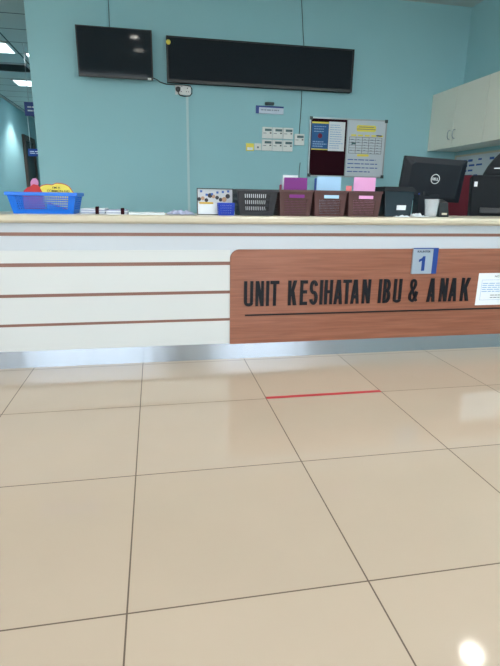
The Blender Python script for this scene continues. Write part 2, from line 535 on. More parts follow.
def glyph(ch, x0, x1, z0, z1, y0, y1, t=.0182):
    q = LetterMB()
    w, h = x1 - x0, z1 - z0
    B = lambda a, b, c, d_: q.box(a, b, y0, y1, c, d_)
    hb = t * 1.05
    if ch == 'U':
        rx = w / 2 - t / 2
        B(x0, x0 + t, z0 + rx * 1.2, z1); B(x1 - t, x1, z0 + rx * 1.2, z1)
        ribbon(q, arc((x0 + x1) / 2, z0 + rx * 1.2, rx, rx * 1.2 - t / 2, 180, 360), t, y0, y1)
    elif ch == 'N':
        B(x0, x0 + t * .9, z0, z1); B(x1 - t * .9, x1, z0, z1)
        diag(q, x0 + t * .55, z1, x1 - t * .55, z0, t * 1.1, y0, y1)
    elif ch == 'I':
        c = (x0 + x1) / 2
        B(c - t / 2, c + t / 2, z0, z1)
    elif ch == 'T':
        c = (x0 + x1) / 2
        B(c - t / 2, c + t / 2, z0, z1 - hb * .9); B(x0, x1, z1 - hb, z1)
    elif ch == 'K':
        B(x0, x0 + t, z0, z1)
        diag(q, x0 + t, z0 + h * .38, x1 - t * .6, z1, t * 1.15, y0, y1)
        diag(q, x0 + t * 1.5, z0 + h * .56, x1 - t * .6, z0, t * 1.2, y0, y1)
    elif ch == 'E':
        B(x0, x0 + t, z0, z1)
        B(x0, x1, z0, z0 + hb); B(x0, x1, z1 - hb, z1); B(x0, x1 - .003, z0 + h * .47, z0 + h * .47 + hb)
    elif ch == 'H':
        B(x0, x0 + t, z0, z1); B(x1 - t, x1, z0, z1); B(x0 + t * .9, x1 - t * .9, z0 + h * .46, z0 + h * .46 + hb)
    elif ch == 'A':
        c = (x0 + x1) / 2
        diag(q, x0 + t * .5, z0, c - t * .12, z1, t, y0, y1)
        diag(q, x1 - t * .5, z0, c + t * .12, z1, t, y0, y1)
        B(x0 + w * .25, x1 - w * .25, z0 + h * .22, z0 + h * .22 + hb)
    elif ch == 'S':
        cx = (x0 + x1) / 2; rx = w / 2 - t / 2; rz = (h / 2 - t / 2) / 2 + .001
        up = arc(cx, z1 - t / 2 - rz, rx, rz, 15, 270, 16)
        lo = arc(cx, z0 + t / 2 + rz, rx, rz, 90, -165, 16)
        ribbon(q, up, t, y0, y1); ribbon(q, lo, t, y0, y1)
    elif ch == 'B':
        B(x0, x0 + t, z0, z1)
        zm = z0 + h * .52
        for a, b, rx in ((zm - t / 2, z1, w - t * 1.25), (z0, zm + t / 2, w - t)):
            rz = (b - a) / 2 - t / 2
            cx = x1 - t / 2 - rz * .55 if rx > rz * .55 else x0 + t
            B(x0, cx, a, a + t); B(x0, cx, b - t, b)
            ribbon(q, arc(cx, (a + b) / 2, x1 - t / 2 - cx - (.002 if b == z1 else 0), rz, -90, 90), t, y0, y1)
    elif ch == '&':
        P = [(1.0, .02), (.72, .26), (.35, .55), (.2, .74), (.25, .9), (.47, .96), (.68, .9), (.72, .75), (.55, .6), (.3, .48), (.12, .3), (.15, .12), (.4, .04), (.65, .1), (.85, .28), (.93, .46)]
        PP = []
        for i in range(len(P) - 1):
            p0, p1, p2, p3 = P[max(i - 1, 0)], P[i], P[i + 1], P[min(i + 2, len(P) - 1)]
            for k in range(4):
                s = k / 4
                PP.append(tuple(.5 * (2 * p1[j] + (p2[j] - p0[j]) * s + (2 * p0[j] - 5 * p1[j] + 4 * p2[j] - p3[j]) * s * s + (3 * p1[j] - p0[j] - 3 * p2[j] + p3[j]) * s ** 3) for j in (0, 1)))
        PP.append(P[-1])
        ribbon(q, [(x0 + a * w, z0 + .004 + b * (h - .008)) for a, b in PP], t * .8, y0, y1)
    return q
LET = [('U', 0.589, 0.643), ('N', 0.657, 0.706), ('I', 0.720, 0.737), ('T', 0.744, 0.797), ('K', 0.852, 0.905), ('E', 0.925, 0.970), ('S', 0.983, 1.034), ('I', 1.048, 1.065), ('H', 1.076, 1.127), ('A', 1.136, 1.190), ('T', 1.191, 1.244), ('A', 1.243, 1.297), ('N', 1.316, 1.368), ('I', 1.422, 1.439), ('B', 1.452, 1.499), ('U', 1.520, 1.572), ('&', 1.624, 1.676), ('A', 1.747, 1.801), ('N', 1.831, 1.883), ('A', 1.895, 1.949), ('K', 1.977, 2.036)]
ls = thing('lettering_sign', 'black raised letters reading UNIT KESIHATAN IBU & ANAK above a thin black line', 'sign', (1.3, .59, .33))
for ch, a, b in LET:
    glyph(ch, a, b, .333, .481, .583, .5899).build('letter', M['letter'], ls)
box(.596, CX1 - .3, .585, .5899, .2755, .2835).build('underline', M['letter'], ls)

# counter number sign
sg = thing('number_sign', 'silver KAUNTER 1 plate with blue right band on the wood panel', 'sign', (1.70, .589, .51))
box(1.621, 1.785, .577, .5899, .511, .668).build('plate', M['silver'], sg, bevel=.001)
box(1.752, 1.785, .5762, .577, .511, .668).build('blue_band', M['blue'], sg)
box(1.621, 1.752, .5762, .577, .662, .668).build('blue_edge', M['blue'], sg)
text_mesh('KAUNTER', sg, M['darkink'], 1.648, 1.732, .640, .652, .5755, .0014, 'small_lettering', .01)
MB().prism_xz([(1.682, .530), (1.702, .530), (1.702, .618), (1.688, .618), (1.680, .606), (1.662, .598), (1.662, .583), (1.682, .592)], .5750, .577).build('number', M['blue'], sg)

# notice paper
np_ = box(2.091, 2.388, .588, .5899, .302, .508).build('paper_notice', M['paper'])
tag(np_, 'white printed paper notice stuck to the wood panel at the right edge', 'paper')
lines_print(np_, M['lightink'], 2.125, 2.36, .385, .45, .5873, 5, 'print', 5, .35)
lines_print(np_, M['ink'], 2.19, 2.34, .345, .375, .5873, 2, 'print', 6, .3)
text_mesh('NOTIS', np_, M['ink'], 2.205, 2.262, .480, .493, .5873, .0006, 'heading', .01)
q = MB()
for (a, b, c, d_) in ((2.118, 2.372, .464, .4655), (2.118, 2.372, .335, .3365), (2.118, 2.1195, .335, .4655), (2.3705, 2.372, .335, .4655)): q.box(a, b, .5873, .588, c, d_)
q.build('print_border', M['lightink'], np_)

# red tape on the floor
tag(box(.602, 1.2, -.004, .020, 0, .0012).build('floor_tape', M['redtape']), 'red tape strip stuck along a tile joint on the floor', 'tape')

# ---------------------------------------------------------------- baskets
def lattice(q, bl, br, tr, tl, nx, ny, fx, fz, mx=.1, mz=.12, topz=None):
    """perforated panel: border margins mx,mz, nx*ny holes with opening fractions fx,fz"""
    bl, br, tr, tl = map(Vector, (bl, br, tr, tl))
    def P(u, v): return (bl * (1 - u) + br * u) * (1 - v) + (tl * (1 - u) + tr * u) * v
    mt = mz if topz is None else topz
    def F(u0, v0, u1, v1): q.add([P(u0, v0), P(u1, v0), P(u1, v1), P(u0, v1)], [(0, 1, 2, 3)])
    F(0, 0, 1, mz); F(0, 1 - mt, 1, 1); F(0, mz, mx, 1 - mt); F(1 - mx, mz, 1, 1 - mt)
    cw, chh = (1 - 2 * mx) / nx, (1 - mz - mt) / ny
    for i in range(nx):
        for j in range(ny):
            a, b = mx + i * cw, mz + j * chh
            ha, hb = a + cw * (1 - fx) / 2, b + chh * (1 - fz) / 2
            hc, hd = a + cw * (1 + fx) / 2, b + chh * (1 + fz) / 2
            F(a, b, a + cw, hb); F(a, hd, a + cw, b + chh); F(a, hb, ha, hd); F(hc, hb, a + cw, hd)

def basket(x0, x1, y0, y1, z0, z1, tx, ty, m, label, cat='basket', name='plastic_basket', group=None, nx=12, ny=6, fx=.6, fz=.6, mx=.1, mz=.12, topz=.15,
           rim=.008, rimh=.012, woven=False, snx=10):
    t = thing(name, label, cat, ((x0 + x1) / 2, (y0 + y1) / 2, z0), group)
    B = [(x0 + tx, y0 + ty, z0 + .001), (x1 - tx, y0 + ty, z0 + .001), (x1 - tx, y1 - ty, z0 + .001), (x0 + tx, y1 - ty, z0 + .001)]
    T = [(x0, y0, z1), (x1, y0, z1), (x1, y1, z1), (x0, y1, z1)]
    q = MB()
    for k in range(4):
        n = nx if k % 2 == 0 else snx
        lattice(q, B[k], B[(k + 1) % 4], T[(k + 1) % 4], T[k], n, ny, fx, fz, mx, mz, topz)
    q.add(B, [(0, 3, 2, 1)])
    q.build('basket_body', m, t, solid=.003)
    r = MB()
    w = rim
    r.box(x0 - w, x1 + w, y0 - w, y0 + .001, z1 - rimh, z1 + .002); r.box(x0 - w, x1 + w, y1 - .001, y1 + w, z1 - rimh, z1 + .002)
    r.box(x0 - w, x0 + .001, y0, y1, z1 - rimh, z1 + .002); r.box(x1 - .001, x1 + w, y0, y1, z1 - rimh, z1 + .002)
    r.build('rim', m, t, bevel=.0015)
    return t

bb = basket(-.650, -.308, .645, .90, TZ, .953, .022, .02, M['basketblue'], 'bright blue perforated plastic basket at the left end of the counter',
            nx=24, ny=6, fx=.66, fz=.6, mx=.1, mz=.2, topz=.14, rimh=.016)
basket(.553, .786, .640, .86, TZ, .988, .022, .02, M['basketblack'], 'charcoal black slotted plastic basket left of the brown baskets', nx=13, ny=3, fx=.5, fz=.62, mx=.16, mz=.16, topz=.12, rim=.005)
BR = []
for (a, b, lc, lab) in ((.797, .992, M['purple'], 'brown woven-pattern basket with a purple label, leftmost of the brown three'),
                        (1.004, 1.199, M['skyblue'], 'brown woven-pattern basket with a light blue label, middle of the brown three'),
                        (1.211, 1.417, M['pink'], 'brown woven-pattern basket with a pink label, rightmost of the brown three')):
    t = basket(a, b, .640, .86, TZ, .989, .010, .014, M['basketbrown'], lab, group='brown baskets on the counter', nx=18, ny=9, fx=.45, fz=.45, mx=.14, mz=.08, topz=.34, rim=.0045)
    c = (a + b) / 2 + .004
    box(c - .044, c + .044, .6375, .6415, .947, .965).build('label_card', lc, t)
    t.children[-1]['label'] = {'purple_card': 'purple label card', 'light_blue_card': 'light blue label card', 'pink_card': 'pink label card'}[lc.name]
    BR.append((a, b))
# white papers inside the black basket
tag(box(.60, .74, .74, .76, TZ + .004, .972).build('paper_stack', M['paper']), 'white papers standing inside the black slotted basket', 'papers')

def folder(x0, x1, y, z1, m, label, tilt=0, th=.006, z0=None, name='card_folder'):
    z0 = TZ + .004 if z0 is None else z0
    t = thing(name, label, 'folder', ((x0 + x1) / 2, y, z0), 'cards standing in the brown baskets')
    box(x0, x1, y, y + .0012, z0, z1).build('front_cover', m, t)
    box(x0, x1, y + th, y + th + .0012, z0, z1 - .002).build('back_cover', m, t)
    box(x0 + .003, x1 - .004, y + .0014, y + th - .0002, z0, z1 - .004).build('pages', M['paper'], t)
    t.rotation_euler = (0, R(tilt), 0)
    return t
folder(.838, .976, .705, 1.060, M['purple'], 'purple card folder standing in the leftmost brown basket')
folder(.836, .925, .730, 1.074, M['paper'], 'white folder behind the purple one in the leftmost brown basket')
folder(.815, .826, .715, 1.020, M['maroon'], 'thin maroon booklet standing left of the purple folder', th=.012)
folder(.827, .8355, .745, 1.050, M['paper2'], 'pale lavender booklet edge between the maroon and purple folders', th=.01)
folder(1.036, 1.182, .705, 1.070, M['skyblue'], 'light blue card folder standing in the middle brown basket')
folder(1.024, 1.034, .710, 1.060, M['blue'], 'thin dark blue folder edge left of the light blue folder', th=.01)
folder(1.228, 1.262, .730, 1.022, M['salmon'], 'small salmon pink card between the blue and pink folders')
folder(1.264, 1.400, .705, 1.070, M['pink'], 'pink card folder standing in the rightmost brown basket')

# cards in the blue basket
def cutout(name, pts, y, th, m, label, cat='paper cutout', rim=None):
    t = thing(name, label, cat, (sum(p[0] for p in pts) / len(pts), y, TZ + .003))
    MB().prism_xz(pts, y, y + th).build('card', m, t)
    if rim:
        cx = sum(p[0] for p in pts) / len(pts); cz = sum(p[1] for p in pts) / len(pts)
        p2 = [(cx + (a - cx) * 1.05, cz + (b - cz) * 1.09) for a, b in pts]
        p2 = [(a, max(b, TZ + .004)) for a, b in p2]
        MB().prism_xz(p2, y + th, y + th + .001).build('red_border', rim, t)
    return t
ya = []
top = [(-.500, .958), (-.510, .980), (-.495, .990), (-.470, .995), (-.445, .993), (-.425, 1.002), (-.400, 1.001), (-.378, .996), (-.360, .986), (-.348, .968), (-.338, .952), (-.336, .900), (-.345, .860)]
yc = cutout('speech_card', top[::-1] + [(-.49, .860), (-.498, .91)], .775, .002, M['yellow'], 'yellow speech bubble card with red edge standing in the blue basket', 'card', M['red'])
text_mesh("I'M A", yc, M['darkink'], -.445, -.405, .975, .986, .7743, .0007, 'lettering', .01)
text_mesh('COMMON KID', yc, M['darkink'], -.475, -.358, .957, .969, .7743, .0007, 'lettering', .01)
cutout('red_cutout', [(-.600, .862), (-.604, .935), (-.596, .962), (-.578, .978), (-.560, .985), (-.545, .997), (-.520, .992), (-.512, .975), (-.503, .960), (-.497, .930), (-.500, .862)], .785, .002, M['red'], 'red paper cutout standing left of the yellow card in the blue basket')
cutout('pink_cutout', [(-.566, .872), (-.562, .985), (-.560, 1.008), (-.548, 1.026), (-.530, 1.028), (-.519, 1.015), (-.518, .999), (-.527, .985), (-.535, .872)], .795, .002, M['lilac'], 'pink rounded paper cutout poking up behind the red cutout')

# flat papers left part
def sheet_pile(x0, x1, y0, y1, h, m, label, n=5, name='paper_bundle', seed=1, clip=None):
    rr_ = random.Random(seed)
    t = thing(name, label, 'papers', ((x0 + x1) / 2, (y0 + y1) / 2, TZ), None)
    for k in range(n):
        dx, dy = rr_.uniform(-.004, .004), rr_.uniform(-.004, .004)
        nx_ = 8
        q_ = MB()
        za = TZ + h * k / n
        zb = TZ + h * (k + .9) / n
        vs = []
        for i in range(nx_ + 1):
            x = x0 + dx + (x1 - x0) * i / nx_
            w_ = .0008 * math.sin(i * 1.3 + k)
            vs.append((x, w_))
        for i in range(nx_):
            (xa, wa), (xb, wb) = vs[i], vs[i + 1]
            q_.hexa([(xa, y0 + dy, za), (xb, y0 + dy, za), (xb, y1 + dy, za), (xa, y1 + dy, za)],
                    [(xa, y0 + dy, zb + wa), (xb, y0 + dy, zb + wb), (xb, y1 + dy, zb + wb), (xa, y1 + dy, zb + wa)])
        q_.build('sheet', m if k % 2 else M['paper'], t)
    if clip:
        cx, cz = clip
        MB().prism_yz([(y0 - .006, TZ + .001), (y0 - .006, cz), (y0 + .02, cz + .004), (y0 + .02, TZ + .001)], cx, cx + .018).build('binder_clip', M['boardfab'], t, bevel=.001)
    return t
sheet_pile(-.292, -.165, .66, .86, .030, M['paper2'], 'bundle of lavender-white leaflets beside the blue basket', 5, seed=2, clip=(-.215, .882))
sheet_pile(-.158, -.050, .65, .85, .024, M['paper2'], 'lower bundle of leaflets with a clip, right of the first', 4, seed=3, clip=(-.082, .876))
sheet_pile(-.040, .155, .66, .86, .010, M['paper'], 'flat white sheets lying on the counter left of centre', 3, 'paper_sheets', 4)

def crumple(x0, x1, y0, y1, h, m, label, seed, name='crumpled_paper', z=TZ, nx_=14, ny_=8):
    rr_ = random.Random(seed)
    vs, fs = [], []
    for j in range(ny_ + 1):
        for i in range(nx_ + 1):
            u, v = i / nx_, j / ny_
            e = min(1, 3 * min(u, 1 - u) + .15) * min(1, 3 * min(v, 1 - v) + .15)
            vs.append((x0 + (x1 - x0) * u + rr_.uniform(-.004, .004), y0 + (y1 - y0) * v + rr_.uniform(-.004, .004), z + .002 + h * e * rr_.uniform(.1, 1)))
    for j in range(ny_):
        for i in range(nx_):
            a = j * (nx_ + 1) + i
            fs.append((a, a + 1, a + nx_ + 2, a + nx_ + 1))
    o = MB().add(vs, fs).build(name, m, solid=.001)
    tag(o, label, 'paper')
    return o
crumple(.165, .318, .67, .84, .030, M['paper2'], 'crumpled translucent wrapping left of the small photo stand', 5, 'crumpled_wrapping')

# photo stand with card box
ps = thing('photo_stand', 'small dark framed stand holding a photo collage with white card below', 'photo stand', (.45, .74, TZ))
q = MB()
q.box(.337, .341, .735, .745, TZ, .992); q.box(.541, .545, .735, .745, TZ, .992); q.box(.341, .541, .735, .745, .988, .992); q.box(.341, .541, .735, .745, TZ, TZ + .004)
q.build('frame', M['black'], ps)
box(.341, .541, .740, .743, .912, .988).build('collage_photo', M['collage1'], ps)
cp = ps.children[-1]
rr_ = random.Random(4)
dk, tn_, wh = MB(), MB(), MB()
for k in range(9):
    x = .350 + k * .0205; z = .925 + rr_.uniform(0, .03)
    tn_ = MB()
    (dk, tn_, dk)[k % 3].lathe([(.0001, 0), (.011 + rr_.uniform(-.003, .004), 0), (.011, .0007), (.0001, .0007)], (x, .7392, z), 9, 'y')
    if k % 3 == 1: tn_.build('photo_face', M['tan'], cp)
for k in range(6):
    x = .355 + k * .031; z = .945 + rr_.uniform(0, .03)
    wh.box(x, x + .013, .7388, .7395, z, z + .012)
dk.build('photo_figures', M['collage2'], cp); wh.build('photo_patches', M['blueink'], cp)
box(.341, .541, .742, .745, TZ + .004, .912).build('white_card', M['paper'], ps)
box(.350, .430, .7385, .7400, .906, .916).build('mustard_strip', M['gold'], ps)
sb = basket(.452, .545, .672, .730, TZ, .912, .004, .004, M['navy'], 'tiny royal blue perforated tray in front of the photo stand', name='small_tray', nx=7, ny=4, fx=.5, fz=.5, mx=.06, mz=.08, topz=.1, rim=.002, rimh=.004, snx=5)

# black document box
db = thing('storage_box', 'dark translucent lidded box with a white label, beside the pink-labelled basket', 'box', (1.55, .78, TZ))
MB().hexa([(1.465, .68, TZ), (1.632, .68, TZ), (1.632, .90, TZ), (1.465, .90, TZ)], [(1.450, .67, .997), (1.640, .67, .997), (1.640, .91, .997), (1.450, .91, .997)]).build('box_body', M['darkbox'], db, bevel=.004)
MB().hexa([(1.436, .660, .994), (1.648, .660, .994), (1.648, .915, .994), (1.436, .915, .994)], [(1.452, .675, 1.021), (1.632, .675, 1.021), (1.632, .90, 1.021), (1.452, .90, 1.021)])  .build('lid', M['blackmat'], db, bevel=.003)
MB().hexa([(1.535, .672, .886), (1.592, .672, .886), (1.592, .678, .886), (1.535, .678, .886)], [(1.535, .669, .914), (1.592, .669, .914), (1.592, .675, .914), (1.535, .675, .914)]).build('label_sticker', M['paper'], db)
crumple(1.50, 1.60, .602, .655, .012, M['paper'], 'curled white paper slip in front of the dark lidded box', 8, 'paper_slip', nx_=8, ny_=4)
crumple(1.655, 1.745, .66, .80, .022, M['paper'], 'crumpled white paper between the dark box and the clear cup', 9, nx_=10)

# cup
cu = MB().lathe([(.0001, 0), (.034, 0), (.037, .03), (.041, .07), (.046, .106), (.048, .108), (.045, .108), (.0435, .104), (.040, .07), (.036, .03), (.033, .003), (.0001, .003)], (1.79, .72, TZ), 28).build('drinking_cup', M['cup'], smooth=True)
tag(cu, 'translucent frosted plastic cup on the counter in front of the monitor', 'cup')

# stapler-like dark holder behind the cup and a name tag right of it
sh = thing('desk_calculator', 'small dark desk device with a pale label, right of the clear cup', 'device', (1.90, .78, TZ))
MB().hexa([(1.862, .74, TZ), (1.93, .74, TZ), (1.93, .84, TZ), (1.862, .84, TZ)], [(1.866, .76, .935), (1.926, .76, .935), (1.926, .83, .955), (1.866, .83, .955)]).build('device_body', M['black'], sh, bevel=.003)
box(1.880, 1.915, .7410, .7440, .858, .870).build('label_strip', M['top'], sh)

po_ = thing('pen_organiser', 'black desk organiser behind the clear cup at the left of the monitor stand', 'organiser', (1.85, .96, TZ))
q = MB(); q.box(1.812, 1.886, .925, .995, TZ, TZ + .004)
q.box(1.812, 1.886, .925, .929, TZ, .975); q.box(1.812, 1.886, .991, .995, TZ, .985); q.box(1.812, 1.816, .929, .991, TZ, .98); q.box(1.882, 1.886, .929, .991, TZ, .98); q.box(1.847, 1.850, .929, .991, TZ, .965)
q.build('organiser_body', M['monblack'], po_, bevel=.001)
for k, (x, y, mm_) in enumerate(((1.826, .945, 'black'), (1.836, .97, 'navy'), (1.862, .95, 'black'), (1.872, .975, 'black'))):
    tag(MB().tube([(x, y, TZ + .006), (x + .003, y + .002, .985 + .006 * k)], .004, 8).build('pen', M[mm_]), ('black pen leaning at the left in the desk organiser', 'blue pen standing in the desk organiser', 'black pen in the middle of the desk organiser', 'black pen at the right of the desk organiser')[k], 'pen', 'pens in the desk organiser')
# monitor (seen from behind) on the inner desk
mo = thing('computer_monitor', 'black computer monitor seen from behind with a round white logo', 'monitor', (2.089, 1.25, 1.09))
w, h = .242, .150
mm = MB()
def rrect(cx, cz, w_, h_, r, n=5):
    P = []
    for (sx_, sz_, a0) in ((1, 1, 0), (-1, 1, 90), (-1, -1, 180), (1, -1, 270)):
        for k in range(n + 1):
            a = R(a0 + 90 * k / n)
            P.append((cx + sx_ * (w_ - r) + r * math.cos(a), cz + sz_ * (h_ - r) + r * math.sin(a)))
    return P
mm.prism_xz(rrect(2.089, 1.09, w, h, .008), 1.25, 1.275)
mm.build('screen_bezel', M['monblack'], mo, bevel=.003)
b0 = rrect(2.089, 1.09, w - .004, h - .004, .01); b1 = rrect(2.089, 1.085, w - .05, h - .035, .03)
q = MB(); n = len(b0)
q.add([(x, 1.25, z) for x, z in b0] + [(x, 1.225, z) for x, z in b1], [tuple(range(n, 2 * n))] + [(i, (i + 1) % n, (i + 1) % n + n, i + n) for i in range(n)])
q.build('rear_shell', M['monblack'], mo, smooth=False)
q = MB()
n = 32
ring = []
for rr2, yy in ((.034, 1.2235), (.0295, 1.2235), (.0295, 1.2255), (.034, 1.2255)):
    ring.append([(2.093 + rr2 * math.cos(2 * PI * k / n), yy, 1.098 + rr2 * math.sin(2 * PI * k / n)) for k in range(n)])
q.add(sum(ring, []), [(a * n + k, a * n + (k + 1) % n, ((a + 1) % 4) * n + (k + 1) % n, ((a + 1) % 4) * n + k) for a in range(4) for k in range(n)])
q.build('logo_ring', M['logo'], mo)
text_mesh('DELL', mo, M['logo'], 2.069, 2.117, 1.089, 1.107, 1.2235, .002, 'logo_lettering', .02)
mo.rotation_euler = (R(6), R(2.6), R(-2))
mst = MB()
mst.hexa([(2.04, 1.225, .76), (2.14, 1.225, .76), (2.14, 1.245, .76), (2.04, 1.245, .76)], [(2.05, 1.215, .99), (2.13, 1.215, .99), (2.13, 1.23, .99), (2.05, 1.23, .99)])
st = mst.build('stand_neck', M['monblack'], mo, bevel=.004)
# the stand stays upright although the panel leans
inv = wmat(mo).inverted()
def fix(o):
    o.data.transform(Matrix.Identity(4))
box(1.97, 2.21, 1.14, 1.34, .7405, .762).build('stand_base', M['monblack'], mo, bevel=.006)

# office printer at right, turned a little towards the wall
PX0 = 2.402
pr = thing('office_printer', 'large black office printer with white sticker at the right edge', 'printer', (PX0, 1.25, .741))
def P2(x0, x1, y0, y1, z0, z1): return box(PX0 + x0, PX0 + x1, 1.25 + y0, 1.25 + y1, z0, z1)
MB().hexa([(PX0 + .02, 1.26, .741), (PX0 + .41, 1.26, .741), (PX0 + .41, 1.69, .741), (PX0 + .02, 1.69, .741)], [(PX0, 1.25, 1.131), (PX0 + .42, 1.25, 1.131), (PX0 + .42, 1.70, 1.131), (PX0, 1.70, 1.131)]).build('printer_body', M['blackmat'], pr, bevel=.008)
hp = [(.085, 1.131), (.095, 1.165), (.118, 1.215), (.14, 1.25), (.163, 1.28), (.20, 1.31), (.26, 1.33), (.415, 1.335), (.415, 1.131)]
MB().prism_xz([(PX0 + u, z) for u, z in hp], 1.27, 1.66).build('document_feeder', M['blackmat'], pr, bevel=.005)
P2(.020, .043, -.0012, .0012, 1.050, 1.085).build('white_sticker', M['paper'], pr)
P2(.08, .38, -.012, .01, .86, .90).build('paper_tray', M['black'], pr, bevel=.003)
P2(.14, .22, .012, .0205, 1.175, 1.181).build('trim_strip', M['alu'], pr)
pr.rotation_euler = (0, 0, R(-32))

# maroon office chair behind
chx, chy = 3.03, 2.02
cr = thing('office_chair', 'maroon fabric office chair behind the counter between monitor and printer', 'chair', (chx, chy, 0))
def pad(cx, cy, cz, wx, wy, wz, n=10):
    q_ = MB(); pts_ = rrect(cx, cz, wx, wz, min(wx, wz) * .3, 6)
    q_.prism_xz(pts_, cy - wy, cy + wy)
    return q_
pad(chx, chy + .22, .945, .235, .035, .24).build('backrest', M['chair'], cr, bevel=.02, seg=4)
q = MB(); q.prism_xy(rrect(chx, chy, .245, .235, .07, 6), .43, .51)
q.build('seat', M['chair'], cr, bevel=.02, seg=4)
MB().tube([(chx, chy + .05, .42), (chx, chy + .22, .42), (chx, chy + .29, .47), (chx, chy + .285, .75), (chx, chy + .26, .9)], .018, 10).build('back_support', M['black'], cr)
for s in (-1, 1):
    a = MB().tube([(chx + s * .18, chy, .42), (chx + s * .285, chy, .42), (chx + s * .29, chy, .66)], .014, 8).build('arm_bracket', M['black'], cr)
    box(chx + s * .29 - .03, chx + s * .29 + .03, chy - .12, chy + .12, .66, .69).build('armrest', M['black'], cr, bevel=.01)
MB().lathe([(.03, .10), (.03, .28), (.018, .28), (.018, .43)], (chx, chy, 0), 16).build('gas_column', M['black'], cr)
for k in range(5):
    a = 2 * PI * k / 5 + .3
    c, s = math.cos(a), math.sin(a)
    lg = MB().tube([(chx, chy, .12), (chx + .15 * c, chy + .15 * s, .10), (chx + .27 * c, chy + .27 * s, .075)], .016, 8).build('leg', M['black'], cr)
    MB().lathe([(.0001, -.012), (.026, -.012), (.028, -.008), (.028, .008), (.026, .012), (.0001, .012)], (chx + .28 * c, chy + .28 * s, .028), 14, 'x').build('caster', M['black'], lg)

# ---------------------------------------------------------------- upper cabinet on the right wall
XF = 3.235
ys = [3.405, 2.925, 2.405, 1.885, 1.365]
cab = thing('wall_cabinet', 'grey laminate wall cabinet row with bow handles on the right wall', 'cabinet', (3.42, 2.4, 1.50))
box(XF + .02, 3.6, 1.365, 3.405, 1.505, 2.092).build('carcass', M['cabinet'], cab)
for k in range(4):
    y1, y0 = ys[k], ys[k + 1]
    dd = box(XF, XF + .019, y0 + .003, y1 - .003, 1.50, 2.098).build('door', M['cabinet'], cab, bevel=.002)
    hy = y0 + .045 if k % 2 == 0 else y1 - .045
    MB().tube([(XF, hy, 1.585), (XF - .02, hy, 1.59), (XF - .028, hy, 1.61), (XF - .028, hy, 1.65), (XF - .02, hy, 1.67), (XF, hy, 1.675)], .005, 8).build('handle', M['alu'], dd, smooth=True)
# small whiteboard on the right wall under it
wb = thing('wall_whiteboard', 'whiteboard with blue handwriting on the right wall under the cabinets', 'whiteboard', (3.59, 2.8, .85))
box(3.585, 3.599, 2.2, 3.35, .87, 1.44).build('board_face', M['wboard'], wb)
q = MB(); q.box(3.578, 3.6, 2.18, 2.2, .85, 1.46); q.box(3.578, 3.6, 3.35, 3.37, .85, 1.46); q.box(3.578, 3.6, 2.2, 3.35, .85, .87); q.box(3.578, 3.6, 2.2, 3.35, 1.44, 1.46)
q.build('frame', M['top'], wb)
q = MB(); rr_ = random.Random(3)
for j in range(8):
    q = MB()
    z = 1.40 - j * .055
    y = 3.2
    while y > 2.35:
        l = rr_.uniform(.04, .11)
        if rr_.random() < .75: q.box(3.584, 3.5855, y - l, y, z - .022 + rr_.uniform(-.004, .004), z)
        y -= l + .03
    if q.v: q.build('handwriting_words', M['blueink'], wb)

# ---------------------------------------------------------------- back wall fittings
WY = 3.41
tv = thing('television', 'black flat television tilted on the wall at the upper left', 'television', (-.22, 3.30, 2.27))
box(-.576, .132, 3.27, 3.30, 2.06, 2.495).build('tv_bezel', M['black'], tv, bevel=.003)
box(-.50, .05, 3.30, 3.33, 2.12, 2.42).build('rear_housing', M['black'], tv, bevel=.01)
box(-.564, .120, 3.2685, 3.2700, 2.082, 2.485).build('screen', M['screen'], tv)
box(.078, .112, 3.2660, 3.2684, 2.060, 2.078).build('price_sticker', M['white'], tv)
tv.children[-1].name = 'sticker'
tv.rotation_euler = (R(4), 0, 0)
wm = MB(); wm.box(-.32, -.12, 3.335, 3.41, 2.2, 2.36)
tvm = wm.build('wall_bracket', M['black'], tv)

led = thing('led_display', 'long unlit black LED display board on the wall beside the television', 'display board', (1.255, 3.37, 2.06))
box(.270, 2.238, 3.335, 3.409, 2.065, 2.478).build('housing', M['blackmat'], led, bevel=.003)
box(.290, 2.218, 3.3335, 3.335, 2.095, 2.462).build('led_matrix', M['led'], led)
q = MB(); q.box(.270, 2.238, 3.328, 3.335, 2.062, 2.090); q.box(.270, 2.238, 3.328, 3.335, 2.466, 2.478); q.box(.27, .288, 3.328, 3.335, 2.09, 2.466); q.box(2.22, 2.238, 3.328, 3.335, 2.09, 2.466)
q.build('front_frame', M['black'], led)
MB().lathe([(.0001, -.008), (.018, -.007), (.023, 0), (.0001, 0)], (.290, 3.328, 2.42), 18, 'y').build('yellow_sticker', M['yellow'], led)
led.children[-1]['label'] = 'round yellow sticker'

